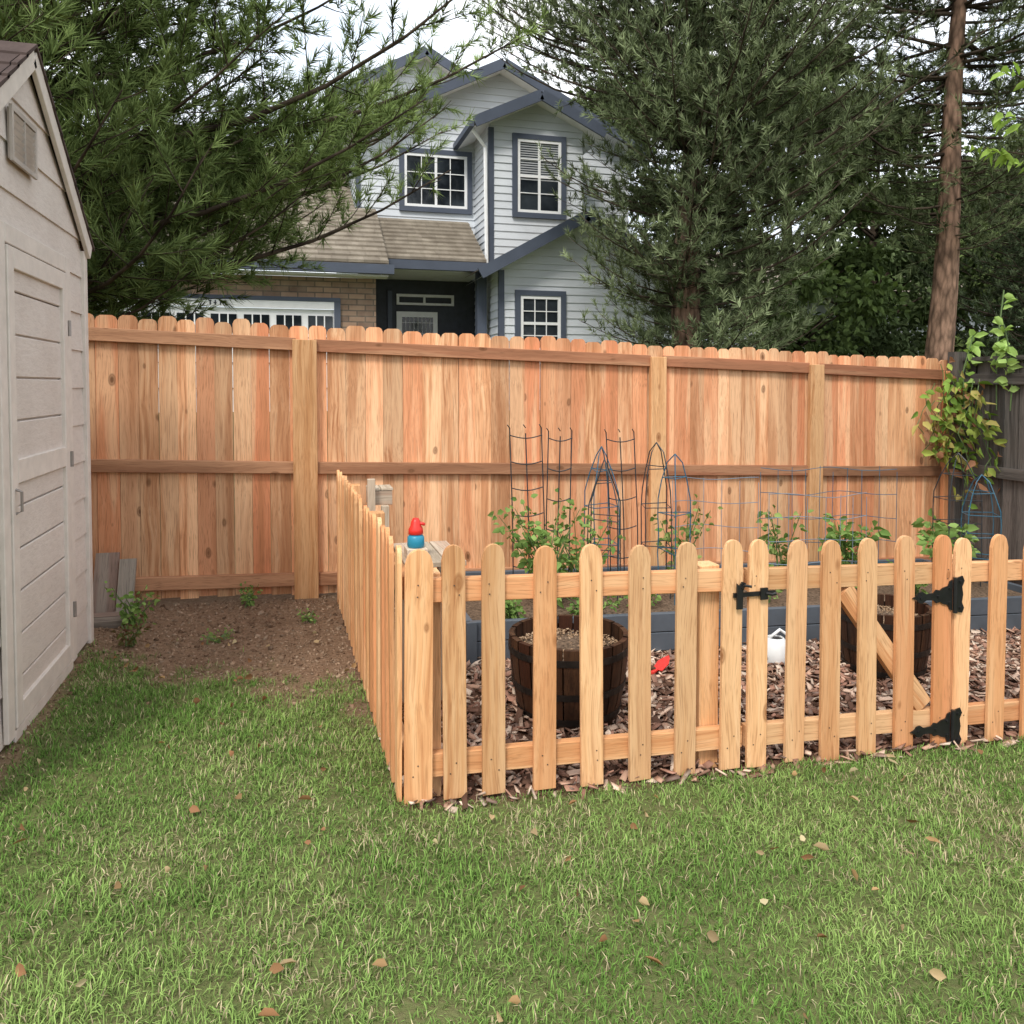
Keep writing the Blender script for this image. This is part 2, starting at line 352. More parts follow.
mb.obj('boards',M_cedar,fen); rl.obj('rails',M_rail,fen,bevel=.003); po.obj('posts',M_post,fen,bevel=.004)
# ------------------------------------------------------------ picket fence
def pk_out(w,h):
    hw=w/2; pts=[(-hw,0),(hw,0),(hw,h-.058)]
    for a in np.linspace(.15,math.pi-.15,9): pts.append((hw*.90*math.cos(a),h-.044+.044*math.sin(a)))
    pts.append((-hw,h-.058)); return pts
pf=empty('picket_fence'); pk=MB(); pr=MB(); nb=MB()
YF=2.86
def front_picket(mbx,x,w=.09,h=.935):
    z0=gl(x)+.005+R(-.010,.006)
    L=nrm(V(R(-.010,.010),R(-.004,.004),1))
    mbx.board((x,YF,z0),L,(1,R(-.03,.03),0),(0,-1,0),pk_out(w+R(-.004,.003),h+R(-.008,.008)),.018)
    for hh in(.76,.80,.10,.14): nail(nb,x+R(-.02,.02),YF-.0115,gl(x)+hh+R(-.004,.004),.003)
for X_ in (.575,.722,.921,1.115,1.316,1.511,1.713,2.860,3.060,3.255,3.45,3.64,3.83,4.02,4.21,4.40,4.59,4.78,4.97,5.16,5.35,5.54): front_picket(pk,X_)
front_picket(pk,.437,.105)
def rail(mbx,x0,x1,h,t=None): mbx.beam((x0,YF+.031,gl(x0)+h),(x1,YF+.031,gl(x1)+h),.088,.038,t=t)
for hh in(.775,.125):
    rail(pr,.42,1.78,hh); rail(pr,2.815,5.6,hh)
for p in(.49,1.65,2.92,4.2,5.5): pr.box(p-.044,p+.044,YF+.055,YF+.143,gl(p)-.05,gl(p)+.83)
ysd=2.89
while ysd<5.74:
    xx=fx_side(ysd)-.018
    pk.board((xx,ysd+.02,gl(xx)+.008+R(-.012,.008)),nrm(V(R(-.006,.006),R(-.008,.008),1)),(.02+R(-.03,.03),1,0),(-1,.02,0),pk_out(.089,.935+R(-.01,.01)),.018)
    ysd+=.137
pk.obj('pickets',M_picket,pf,bevel=.0012)
for hh in(.775,.125): pr.beam((fx_side(2.95)+.022,2.93,gl(.4)+hh),(fx_side(5.72)+.022,5.72,gl(.4)+hh),.088,.038)
for yy in (4.4,5.66): pr.box(fx_side(yy)+.045,fx_side(yy)+.133,yy-.044,yy+.044,gl(.4)-.05,gl(.4)+.83)
pr.obj('rails_and_posts',M_picket,pf,bevel=.003)
gt=empty('picket_gate'); gp=MB()
for X_ in(1.835,2.014,2.188,2.373,2.563,2.760): front_picket(gp,X_)
for hh in(.775,.125): rail(gp,1.795,2.80,hh)
gp.beam((2.27,YF+.031,gl(2.28)+.715),(2.69,YF+.031,gl(2.7)+.185),.085,.036)
gp.obj('pickets_rails_brace',M_picket,gt,bevel=.0012)
nb.obj('nails',M_nail,pf)
hg=MB()
for hh in(.685,.095):
    cx=2.81; cz=gl(cx)+hh; yy=YF-.015
    def pl(out,th=.006,y=yy): hg.board((cx,y,cz),(0,0,1),(1,0,0),(0,-1,0),out,th)
    pl([(-.012,-.068),(-.012,.068),(-.026,.062),(-.034,.042),(-.060,.036),(-.078,.025),(-.098,.030),(-.112,.016),(-.15,.013),(-.172,.026),(-.19,.022),(-.198,.010),(-.222,0),(-.198,-.010),(-.19,-.022),(-.172,-.026),(-.15,-.013),(-.112,-.016),(-.098,-.030),(-.078,-.025),(-.060,-.036),(-.034,-.042),(-.026,-.062)])
    pl([(.012,-.075),(.042,-.082),(.052,-.06),(.040,-.035),(.046,0),(.040,.035),(.052,.06),(.042,.082),(.012,.075)])
    hg.tube([(cx,yy-.006,cz-.078),(cx,yy-.006,cz+.078)],.010,10)
    for (a,b) in((-.028,.032),(-.028,-.032),(-.088,0),(-.18,0),(.03,.058),(.03,-.058)):
        hg.tube([(cx+a,yy-.003,cz+b),(cx+a,yy-.008,cz+b)],.0065,8)
hg.obj('strap_hinges',M_black,gt)
lt=MB(); zc=gl(1.8)+.725; yy=YF-.017
lt.board((1.79,yy,zc),(0,0,1),(1,0,0),(0,-1,0),[(-.075,-.009),(.115,-.009),(.122,0),(.115,.009),(-.075,.009)],.008)
lt.board((1.742,yy-.01,zc),(0,0,1),(1,0,0),(0,-1,0),[(-.018,-.055),(.008,-.055),(.010,.02),(.022,.05),(.006,.056),(-.008,.04),(-.018,.05)],.008)
lt.board((1.85,yy-.008,zc),(0,0,1),(1,0,0),(0,-1,0),[(-.016,-.024),(.016,-.024),(.016,.024),(-.016,.024)],.008)
lt.tube([(1.745,yy-.012,zc+.03),(1.75,yy-.03,zc+.045),(1.775,yy-.035,zc+.04)],.006,6)
lt.tube([(1.86,yy-.012,zc),(1.875,yy-.03,zc),(1.89,yy-.03,zc+.004)],.007,6)
lt.obj('gate_latch',M_black,gt)
# ------------------------------------------------------------ old grey fence right
of=empty('weathered_side_fence'); ob=MB(); y=5.80
while y>-3:
    z0=gl(5.7)+.02
    ob.board((5.72,y,z0),nrm(V(0,R(-.006,.006),1)),(0,1,0),(-1,0,0),[(-.069,0),(.069,0),(.069,1.88+R(-.02,.02)),(-.069,1.88+R(-.02,.02))],.017); y-=.141
for hh in(1.76,.98,.2): ob.beam((5.685,5.78,gl(5.7)+hh),(5.685,-3,gl(5.7)+hh),.09,.04)
for yy in(5.74,3.6,1.4): ob.box(5.60,5.70,yy-.05,yy+.05,-.3,1.80)
ob.box(5.66,5.80,-3,5.85,gl(5.7)+1.915,gl(5.7)+1.95)
ob.obj('boards_rails_posts',M_oldwood,of)
# ------------------------------------------------------------ shed
def siding(mb,O,U,N,z0,z1,ul,ur,lap,lip,t=.5):
    O=V(*O);U=V(*U);N=V(*N);z=z0
    P=lambda u,z,o:O+U*u+N*o+V(0,0,z)
    while z<z1-1e-4:
        zt=min(z+lap,z1);a,b,a2,b2=ul(z),ur(z),ul(zt),ur(zt)
        if b>a: 
            b2=max(b2,a2)
            mb.add([P(a,z,lip),P(b,z,lip),P(b2,zt,.002),P(a2,zt,.002),P(a,z,0),P(b,z,0)],[(0,1,2,3),(4,5,1,0)],0,None,t)
        z=zt
sh=empty('garden_shed')
def mshed():
    m,nt,bs=newmat('shed_painted_siding'); tc=nd(nt,'ShaderNodeTexCoord').outputs['Object']
    n=noise(nt,tc,3,5); n2=noise(nt,vscale(nt,tc,(60,18,60)),1,5,.7)
    c=ramp(nt,n,[(.3,(.57,.505,.455)),(.7,(.64,.58,.53))]); c=mixc(nt,ramp(nt,n2,[(.3,.35),(.55,0.)]),c,(.42,.36,.32))
    lk(nt,c,bs.inputs['Base Color']); bs.inputs['Roughness'].default_value=.8; bump(nt,n2,.5,.006,bs); return m
M_shed=mshed(); M_shtrim=plain('shed_trim',(.63,.57,.515),.7,var=.08,sc=12,bmp=.15)
SX=-1.13; y0,y1,ya=3.02,5.03,4.07; ze,za=2.28,2.97; sl_=(za-ze)/(y1-ya)
top=lambda y: za-abs(y-ya)*sl_
mb=MB()
siding(mb,(SX,0,0),(0,1,0),(1,0,0),.06,za-.02,lambda z:y0 if z<ze else ya-(za-z)/sl_,lambda z:y1 if z<ze else ya+(za-z)/sl_,.205,.012)
siding(mb,(0,y1,0),(-1,0,0),(0,1,0),.06,ze,lambda z:-SX,lambda z:3.4,.205,.012)
siding(mb,(0,y0,0),(-1,0,0),(0,-1,0),.06,ze,lambda z:-SX,lambda z:3.4,.205,.012)
mb.add([V(-3.4,y0,0),V(-3.4,y1,0),V(-3.4,y1,ze),V(-3.4,ya,za),V(-3.4,y0,ze)],[(0,1,2,3,4)])
mb.obj('walls',M_shed,sh)
mb=MB()
for (u,v) in((y1-.045,y1+.022),(y0-.022,y0+.045)): mb.box(SX+.001,SX+.026,u,v,.03,ze-.02)
mb.box(SX-.10,SX+.0,y1+.001,y1+.022,.03,ze-.02)
for sg in(1,-1):
    ye=ya+sg*(y1-ya+.035); zE=top(y1)-sl_*.035
    mb.beam((SX+.035,ya,za+.005),(SX+.035,ye,zE+.005),.09,.022)
dy0,dy1,dz0,dz1=3.66,4.56,.10,2.08
for (a,b,c_,d_) in((dy0-.085,dy0-.005,dz0-.03,dz1+.085),(dy1+.005,dy1+.085,dz0-.03,dz1+.085),(dy0-.004,dy1+.004,dz1+.005,dz1+.085),(dy0-.004,dy1+.004,dz0-.06,dz0-.01)): mb.box(SX+.013,SX+.034,a,b,c_,d_)
for (a,b,c_,d_) in((dy0+.003,dy0+.08,dz0,dz1-.003),(dy1-.08,dy1-.003,dz0,dz1-.003),(dy0+.081,dy1-.081,dz1-.09,dz1-.003),(dy0+.081,dy1-.081,1.10,1.20),(dy0+.081,dy1-.081,dz0,dz0+.09)): mb.box(SX+.013,SX+.040,a,b,c_,d_)
mb.obj('trim_and_door_frame',M_shtrim,sh,bevel=.003)
mb=MB()
for k in range(11):
    z=dz0+.0+k*.18
    if z+.178<=dz1: mb.box(SX+.010,SX+.0235,dy0+.01,dy1-.01,z+.003,z+.176)
mb.obj('door_panel',M_shed,sh,bevel=.004)
mb=MB(); VY=-.05
mb.box(SX+.014,SX+.026,3.83+VY,4.15+VY,2.45,2.66)
for k in range(6):
    for q in(0,1):
        ya_=3.845+VY+q*.148; zz=2.468+k*.031
        mb.board((SX+.030,ya_+.07,zz+.008),(0,1,0),(.5,0,1),(1,0,-.5),[(-.010,-.065),(.010,-.065),(.010,.065),(-.010,.065)],.004)
for (a,b,c_,d_) in((3.82,3.84,2.44,2.67),(4.14,4.16,2.44,2.67),(3.841,4.139,2.65,2.67),(3.841,4.139,2.44,2.46),(3.985,3.995,2.461,2.649)): mb.box(SX+.024,SX+.036,a+VY,b+VY,c_,d_)
mb.obj('gable_vent',plain('vent_plastic',(.45,.40,.36),.5),sh)
mb=MB(); mb.tube([(SX+.04,3.70,1.08),(SX+.062,3.70,1.07),(SX+.062,3.70,.99),(SX+.04,3.70,.98)],.006,8)
for zz in(.35,1.13,1.80): mb.tube([(SX+.046,4.562,zz-.04),(SX+.046,4.562,zz+.04)],.008,8)
mb.obj('handle_and_hinges',plain('brushed_steel',(.30,.27,.25),.4,metal=.5),sh)
def mshing(name,a,b,sx,sy):
    m,nt,bs=newmat(name); tc=nd(nt,'ShaderNodeTexCoord').outputs['Object']; ti=nd(nt,'ShaderNodeAttribute',attribute_name='tint').outputs['Fac']
    n=noise(nt,vscale(nt,tc,(sx,sy,sx)),1,4,.6); n2=noise(nt,tc,90,3)
    c=ramp(nt,n,[(.35,a),(.65,b)]); c=mixc(nt,ramp(nt,n2,[(.3,.3),(.6,0.)]),c,tuple(np.array(a)*.6)); c=mixc(nt,ramp(nt,ti,[(0,.5),(.6,0.)]),c,tuple(np.array(a)*.8))
    lk(nt,c,bs.inputs['Base Color']); bs.inputs['Roughness'].default_value=.9; bs.inputs['Specular IOR Level'].default_value=.2; return m
M_shingle=mshing('shed_shingles',(.06,.042,.038),(.12,.085,.075),6,2); M_tile=mshing('roof_tile',(.19,.16,.125),(.30,.262,.21),4,1.2)
mb=MB()
for sg in(1,-1):
    ye=y1+.05-ya; nC=8
    for k in range(nC):
        a=ye*k/nC;b=ye*(k+1)/nC+.03
        xx=-3.55
        while xx<SX+.055:
            wd=min(R(.2,.3),SX+.06-xx)
            mb.add([V(xx,ya+sg*a,za+.065-a*sl_),V(xx+wd-.006,ya+sg*a,za+.065-a*sl_),V(xx+wd-.006,ya+sg*b,za+.078-b*sl_),V(xx,ya+sg*b,za+.078-b*sl_),
             V(xx,ya+sg*a,za+.05-a*sl_),V(xx+wd-.006,ya+sg*a,za+.05-a*sl_),V(xx+wd-.006,ya+sg*b,za+.055-b*sl_),V(xx,ya+sg*b,za+.055-b*sl_)],[(0,1,2,3),(7,6,5,4),(0,4,5,1),(2,6,7,3),(1,5,6,2),(0,3,7,4)],0,None,random.random()); xx+=wd
mb.obj('roof',M_shingle,sh)
# ------------------------------------------------------------ house
ho=empty('suburban_house')
M_sid=plain('lap_siding',(.60,.635,.68),.65,var=.07,sc=1.2); M_trim=plain('slate_trim',(.07,.085,.12),.55,var=.12,sc=2); M_white=plain('white_trim',(.80,.81,.82),.5,var=.04)
m,nt,bs=newmat('window_glass'); bs.inputs['Roughness'].default_value=.05; bs.inputs['Specular IOR Level'].default_value=.35; M_glass=m
tc=nd(nt,'ShaderNodeTexCoord').outputs['Object']; lk(nt,ramp(nt,noise(nt,tc,1.3,4),[(.4,(.010,.013,.017)),(.7,(.045,.055,.065))]),bs.inputs['Base Color'])
m,nt,bs=newmat('stone_veneer'); tc=nd(nt,'ShaderNodeTexCoord').outputs['Object']; mp=nd(nt,'ShaderNodeMapping'); mp.inputs['Rotation'].default_value=(math.radians(90),0,0); lk(nt,tc,mp.inputs[0])
br=nd(nt,'ShaderNodeTexBrick'); lk(nt,mp.outputs[0],br.inputs[0]); br.inputs['Scale'].default_value=1; br.inputs['Brick Width'].default_value=.32; br.inputs['Row Height'].default_value=.11; br.inputs['Mortar Size'].default_value=.012
br.inputs['Color1'].default_value=(.42,.27,.18,1); br.inputs['Color2'].default_value=(.18,.115,.085,1); br.inputs['Mortar'].default_value=(.08,.07,.06,1)
lk(nt,mixc(nt,.35,br.outputs[0],ramp(nt,noise(nt,tc,5,4),[(.3,(.14,.09,.065)),(.7,(.38,.30,.23))])),bs.inputs['Base Color']); bs.inputs['Roughness'].default_value=.9; M_stone=m
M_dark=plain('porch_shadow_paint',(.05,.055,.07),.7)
M_blind=plain('window_blind',(.40,.42,.44),.7,var=.05)
sid=MB();tr=MB();wh=MB();gs_=MB();st=MB();ti=MB();dk=MB();bl=MB()
def lapwall(x0,x1,Yp,z0,z1,ul=None,ur=None): siding(sid,(0,Yp,0),(1,0,0),(0,-1,0),z0,z1,ul or(lambda z:x0),ur or(lambda z:x1),.16,.022,random.random())
def window(x0,x1,Yp,z0,z1,nc,nr,tw=.11,blind=0):
    y=Yp
    for(a,b,c_,d_)in((x0-tw,x1+tw,z1,z1+tw),(x0-tw,x1+tw,z0-tw,z0),(x0-tw,x0,z0,z1),(x1,x1+tw,z0,z1)): tr.box(a,b,y-.075,y-.0,c_,d_)
    f=.06
    for(a,b,c_,d_)in((x0,x1,z1-f,z1),(x0,x1,z0,z0+f),(x0,x0+f,z0+f,z1-f),(x1-f,x1,z0+f,z1-f)): wh.box(a,b,y-.062,y-.005,c_,d_)
    gs_.box(x0+f,x1-f,y-.030,y-.026,z0+f,z1-f)
    X0,X1,Z0,Z1=x0+f,x1-f,z0+f,z1-f
    if blind:
        zz=Z1-.03
        while zz>Z1-(Z1-Z0)*blind: bl.box(X0,X1,y-.0345,y-.031,zz-.012,zz+.012); zz-=.05
    for i in range(1,nc):
        xx=X0+(X1-X0)*i/nc; ww=.028 if i*2==nc else .009; wh.box(xx-ww,xx+ww,y-.055,y-.036,Z0,Z1)
    for j in range(1,nr):
        zz=Z0+(Z1-Z0)*j/nr; ww=.028 if j*2==nr and nr>3 else .009; wh.box(X0,X1,y-.053,y-.037,zz-ww,zz+ww)
def rake(x0,z0,x1,z1,Yp,w=.2,th=.06,mbx=None): (mbx or tr).beam((x0,Yp,z0),(x1,Yp,z1),w,th)
def roofx(x0,x1,yb,zb,yt,zt,n):
    for k in range(n):
        a=k/n;b=(k+1.12)/n; ya,yb_=yb+(yt-yb)*a,yb+(yt-yb)*b; za_,zb_=zb+(zt-zb)*a,zb+(zt-zb)*b
        xx=x0-R(0,.15)
        while xx<x1:
            e=min(xx+.30,x1);s=max(xx,x0)
            if e>s: ti.add([V(s,ya,za_+.055),V(e-.004,ya,za_+.055),V(e-.004,yb_,zb_+.01),V(s,yb_,zb_+.01),V(s,ya,za_),V(e-.004,ya,za_)],[(0,1,2,3),(4,5,1,0)],0,None,random.random())
            xx+=.30
    ti.add([V(x0,yb,zb-.02),V(x1,yb,zb-.02),V(x1,yt,zt-.02),V(x0,yt,zt-.02)],[(0,1,2,3)],0,None,0)
def gableroof(xl,zl,xp,zp,xr,zr,yf,yb,n=14):
    for (xa,za_,xb,zb_) in((xl,zl,xp,zp),(xr,zr,xp,zp)):
        for k in range(n):
            a=k/n;b=min(1,(k+1.1)/n)
            p=[V(xa+(xb-xa)*a,yf,za_+(zb_-za_)*a+.10),V(xa+(xb-xa)*a,yb,za_+(zb_-za_)*a+.10),V(xa+(xb-xa)*b,yb,za_+(zb_-za_)*b+.07),V(xa+(xb-xa)*b,yf,za_+(zb_-za_)*b+.07)]
            ti.add(p,[(0,1,2,3)])
        wh.add([V(xa,yf,za_-.08),V(xa,yb,za_-.08),V(xb,yb,zb_-.08),V(xb,yf,zb_-.08)],[(0,1,2,3)])
        rake(xa,za_,xb,zb_,yf-.03,.22,.05)
G=.95
xl,zl,xp,zp,xr,zr=1.1,6.95,4.7,8.72,8.3,6.95
s_=(zp-zl)/(xp-xl)
lapwall(0,0,18,G,8.6,lambda z:1.45 if z<7.1 else xp-(zp-z)/s_,lambda z:7.9 if z<7.1 else xp+(zp-z)/s_)
siding(sid,(1.45,0,0),(0,1,0),(-1,0,0),G,7.1,lambda z:18,lambda z:26,.16,.02)
siding(sid,(7.9,0,0),(0,1,0),(1,0,0),G,7.1,lambda z:18,lambda z:26,.16,.02)
gableroof(xl,zl,xp,zp,xr,zr,17.6,26)
s2=.55
gableroof(.9,8.45,3.35,9.8,5.8,8.45,20.0,26)
lapwall(0,0,20.3,7,9.7,lambda z:max(1.2,3.35-(9.75-z)/s2),lambda z:min(5.5,3.35+(9.75-z)/s2))
roofx(-6,1.4,17.8,5.3,22,7.6,18); 
window(2.49,3.92,18,5.5,6.68,4,3)
lapwall(4.11,6.2,16.6,G,7.0,None,None)
b_s=.42; lapwall(0,0,16.6,7.0,7.6,lambda z:5.15-(7.68-z)/b_s*1.05 if z>7.3 else 4.11,lambda z:5.15+(7.68-z)/b_s*1.05 if z>7.3 else 6.2)
siding(sid,(4.11,0,0),(0,1,0),(-1,0,0),G,7.05,lambda z:16.6,lambda z:18,.16,.022)
siding(sid,(6.2,0,0),(0,1,0),(1,0,0),G,7.05,lambda z:16.6,lambda z:18,.16,.022)
gableroof(3.7,6.92,5.15,7.6,6.6,6.92,16.25,18.4,8)
tr.box(4.085,4.20,16.57,16.66,G,6.95); tr.box(1.43,1.53,17.955,18.03,5,7.0)
tr.box(3.60,3.70,16.25,17.97,6.83,6.95)
wh.tube([(3.72,16.45,6.82),(4.0,16.52,6.5),(4.03,16.52,3.9)],.04,6)
window(4.71,5.69,16.6,5.2,6.75,2,4,blind=.55)
lapwall(4.05,7.4,15.5,G,3.95)
lapwall(0,0,15.5,3.95,4.85,lambda z:5.75-(4.95-z)/.56,lambda z:5.75+(4.95-z)/.56)
gableroof(3.55,3.66,5.75,4.89,7.95,3.66,15.1,16.6,9)
siding(sid,(4.05,0,0),(0,1,0),(-1,0,0),G,3.95,lambda z:15.5,lambda z:16.6,.16,.022)
window(4.46,5.31,15.5,2.2,3.30,3,4)
tr.box(4.02,4.13,15.46,15.56,G,3.8)
tr.box(-5.5,1.95,15.48,15.60,3.64,3.82); wh.box(-5.5,1.85,15.6,15.98,3.60,3.63)
st.box(.86,1.65,16,16.2,G,3.6); st.box(-5.2,.86,16.0,16.2,3.20,3.6); st.box(-5.4,-4.1,16,16.2,G,3.2)
st.box(1.45,1.65,16.2,18,G,3.7)
tr.box(-4.1,.96,15.94,15.998,3.12,3.2); wh.box(-4.0,.84,15.95,15.997,2.98,3.118); 
for i,dg in enumerate((-1.42,-1.33,-1.24,-1.15)):
    dk.box(dg-.012,dg+.012,15.94,15.949,3.01,3.10); dk.box(dg-.03,dg+.02,15.938,15.9485,(3.08,3.04,3.085,3.085)[i],(3.10,3.06,3.10,3.10)[i])
wh.box(-3.9,.84,16.02,16.08,G,2.975)
tr.box(.84,.96,15.94,16.0,G,3.118)
for i in range(8):
    a=-3.9+.12+i*.59; gs_.box(a,a+.46,16.0,16.017,2.50,2.85)
    for q in(1,2): wh.box(a+.46*q/3-.012,a+.46*q/3+.012,15.99,16.0,2.5,2.85)
for z in(2.43,1.93,1.45): dk.box(-3.9,.84,16.0,16.018,z-.008,z+.008)
roofx(-6,1.85,15.5,3.84,17.85,5.35,12)
sid.add([V(-5.4,16,G),V(-5.4,18,G),V(-5.4,18,5.2),V(-5.4,16,3.7)],[(0,1,2,3)])
roofx(1.85,3.95,16.2,4.05,17.98,5.2,10); tr.box(1.9,3.95,16.08,16.2,3.84,4.02); wh.box(1.9,3.95,16.2,18,3.86,3.89)
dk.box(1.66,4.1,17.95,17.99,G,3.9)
for (a,b,c_,d_) in((2.30,3.60,3.48,3.54),(2.30,3.60,3.30,3.35),(2.30,2.36,3.35,3.48),(3.54,3.60,3.35,3.48),(2.9,2.95,3.35,3.48)): wh.box(a,b,17.9,17.94,c_,d_)
for (a,b,c_,d_) in((2.30,2.42,G,3.15),(3.12,3.22,G,3.15),(2.42,3.12,3.03,3.15)): wh.box(a,b,17.9,17.94,c_,d_)
gs_.box(2.42,3.12,17.915,17.93,1.1,3.03)
for q in range(7): wh.box(2.50+q*.09,2.508+q*.09,17.89,17.905,1.1,3.03)
for q in range(7): wh.box(2.42,3.12,17.886,17.889,1.4+q*.25,1.408+q*.25)
tr.box(3.75,3.95,16.2,16.4,G,3.85); tr.box(2.1,2.2,17.88,17.95,G,3.6); st.box(3.35,3.75,17.4,17.5,G,2.6)
sid.obj('siding_walls',M_sid,ho); tr.obj('slate_trim_and_gutters',M_trim,ho); wh.obj('white_frames_and_doors',M_white,ho); gs_.obj('window_glass',M_glass,ho)
st.obj('stone_walls',M_stone,ho); ti.obj('tile_roof',M_tile,ho); dk.obj('entry_door_wall',M_dark,ho); bl.obj('window_blinds',M_blind,ho)
h2=empty('neighbour_house'); a=MB();b=MB();c2=MB()
siding(a,(0,23,0),(1,0,0),(0,-1,0),.9,4.6,lambda z:14,lambda z:25,.18,.02); siding(a,(14,0,0),(0,1,0),(-1,0,0),.9,4.6,lambda z:23,lambda z:30,.18,.02)
a.obj('siding_walls',M_sid,h2)
b.add([V(13.5,22.5,4.5),V(25.5,22.5,4.5),V(25.5,26.5,6.4),V(13.5,26.5,6.4),V(13.5,30.5,4.5),V(25.5,30.5,4.5)],[(0,1,2,3),(3,2,5,4)]); b.box(13.5,25.5,22.42,22.5,4.38,4.56); b.obj('roof',M_tile,h2)
for q in(15.2,18.2,21.5): c2.box(q,q+1.1,22.93,22.97,2.3,3.6); 
c2.obj('windows',M_glass,h2)
# ------------------------------------------------------------ conifers
def needles(name,P,D,SL,nlen,nw,k,col,parent):
    n=len(P); P=np.repeat(P,k,0);D=np.repeat(D,k,0);SL=np.repeat(SL,k)[:,None];C=np.repeat(col,k,0);N_=n*k
    t=rng.random((N_,1))**.8; r=rng.normal(size=(N_,3)); pr_=np.cross(D,r); pr_/=np.linalg.norm(pr_,axis=1)[:,None]+1e-9
    A=rng.uniform(.45,1.15,(N_,1))*(1.15-.55*t)
    dd=D*np.cos(A)+pr_*np.sin(A); b=P+D*SL*t; L=nlen*rng.uniform(.65,1.1,(N_,1))
    s=np.cross(dd,rng.normal(size=(N_,3))); s/=np.linalg.norm(s,axis=1)[:,None]+1e-9
    v=np.stack([b-s*nw/2,b+s*nw/2,b+dd*L],1).reshape(-1,3)
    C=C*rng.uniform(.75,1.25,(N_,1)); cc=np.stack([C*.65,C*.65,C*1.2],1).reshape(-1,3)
    return np_obj(name,v,np.arange(N_*3).reshape(-1,3),cc,M_needle,parent)
def conifer(name,base,H,env,hmin,step,nper,tr_r,lean,colA,colB,slen,nlen,nw,k,asym=None,skip=None,barkm=None,substep=.26,shstep=.13,seed=1,updr=.35,sub_l=.5,rmin=.45,s0=.12,lr=.009):
    rd=random.Random(seed); e=empty(name,(0,0,0)); mb=MB(); bx,by=base; bz=g(bx,by)
    tp=lambda h:V(bx+lean[0]*(h-bz)+.08*math.sin(h*.9+seed),by+lean[1]*(h-bz)+.06*math.sin(h*.7),h)
    hs=np.linspace(bz-.1,H,16); mb.tube([tp(h) for h in hs],[tr_r*(1.15-(h-bz)/(H-bz)*1.05) for h in hs],12)
    hh=[p[0] for p in env]; rr=[p[1] for p in env]; P=[];D=[];C=[]
    h=hmin
    while h<H-.2:
        for i in range(nper):
            az=rd.uniform(0,2*math.pi); r=float(np.interp(h,hh,rr))*rd.uniform(rmin,1.08)
            if asym: r*=asym(az,h)
            if skip and skip(az,h): continue
            if r<.15: continue
            hd=V(math.cos(az),math.sin(az),0); h1=h+rd.uniform(-.2,.2); h0=max(bz+.5,h1-.18*r); st_=tp(h0); 
            bend=rd.uniform(-.2,.2); pd=V(-hd[1],hd[0],0); rd_s=rd.uniform(.2,1.3)
            def lp(s): return st_+hd*r*s+pd*bend*r*s*s+V(0,0,(h1-h0)*s-.10*r*math.sin(math.pi*s)*rd_s+.12*r*s**3)
            pts=[lp(s) for s in np.linspace(0,1,7)]
            mb.tube(pts,[(.006+lr*r)*(1.05-.9*s) for s in np.linspace(0,1,7)],5,1)
            lb=rd.uniform(.65,1.35); s=s0; side=1
            ds=substep/max(r,.3)
            while s<=1.001:
                p=lp(s); q=lp(min(s+.05,1.05)); ld=nrm(q-p+1e-6)
                if s>.97: ang=0
                else: ang=side*math.radians(rd.uniform(30,75))
                side=-side; ca,sa=math.cos(ang),math.sin(ang)
                sdir=nrm(V(ld[0]*ca-ld[1]*sa,ld[0]*sa+ld[1]*ca,ld[2]+rd.uniform(-.45,.6)))
                sl2=(.24+sub_l*r*(1-s)*.8)*rd.uniform(.7,1.25)
                e2=p+sdir*sl2+V(0,0,.06*sl2); mb.tube([p,(p+e2)/2-V(0,0,.03*sl2),e2],[.007,.005,.003],3,1,cap=False)
                t=.12
                while t<=1.02:
                    pp=p+(e2-p)*t; rv=V(rd.gauss(0,1),rd.gauss(0,1),rd.gauss(0,1))
                    P.append(pp); D.append(nrm(sdir*.8+rv*.42+V(0,0,updr))); 
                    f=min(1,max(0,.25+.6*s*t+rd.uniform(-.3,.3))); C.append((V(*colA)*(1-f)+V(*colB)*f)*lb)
                    t+=shstep/sl2
                s+=ds*rd.uniform(.8,1.2)
        h+=step*rd.uniform(.8,1.2)
    mb.obj('trunk_and_limbs',[barkm or M_bark,M_bark2],e,smooth=True)
    P=np.array(P);D=np.array(D);C=np.array(C); print(name,len(P))
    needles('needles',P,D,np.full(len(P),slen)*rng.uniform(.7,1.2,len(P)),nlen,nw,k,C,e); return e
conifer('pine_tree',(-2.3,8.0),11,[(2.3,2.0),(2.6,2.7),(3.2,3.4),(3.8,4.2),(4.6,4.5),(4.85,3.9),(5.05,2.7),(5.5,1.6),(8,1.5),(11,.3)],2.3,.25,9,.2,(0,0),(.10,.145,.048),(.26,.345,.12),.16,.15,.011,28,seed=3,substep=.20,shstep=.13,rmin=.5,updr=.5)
conifer('pine_tree',(6.4,12.0),13.2,[(2.0,1.9),(4,2.5),(5.5,2.9),(6.5,3.7),(8.5,3.8),(11,2.2),(13.2,.3)],1.9,.25,12,.24,(0,0),(.105,.135,.068),(.28,.335,.18),.18,.145,.017,20,asym=lambda az,h:1+.15*math.cos(az)*(1 if h<7 else 0),skip=lambda az,h:math.cos(az-math.radians(60))>.55 and (int(az*1000)%2==0),seed=8,substep=.24,shstep=.17,updr=.7,rmin=.3)  # needle colours lightened so that haze is painted into them
conifer('pine_tree',(10.6,11.2),13,[(4.3,1.3),(5.2,2.3),(6.5,3.2),(9,3.2),(12,1.4),(13,.3)],4.1,.32,8,.215,(.045,0),(.09,.115,.058),(.23,.28,.135),.18,.15,.018,20,skip=lambda az,h:h<8.0 and math.cos(az-math.radians(227))>.80,seed=5,substep=.26,shstep=.18,updr=.5)
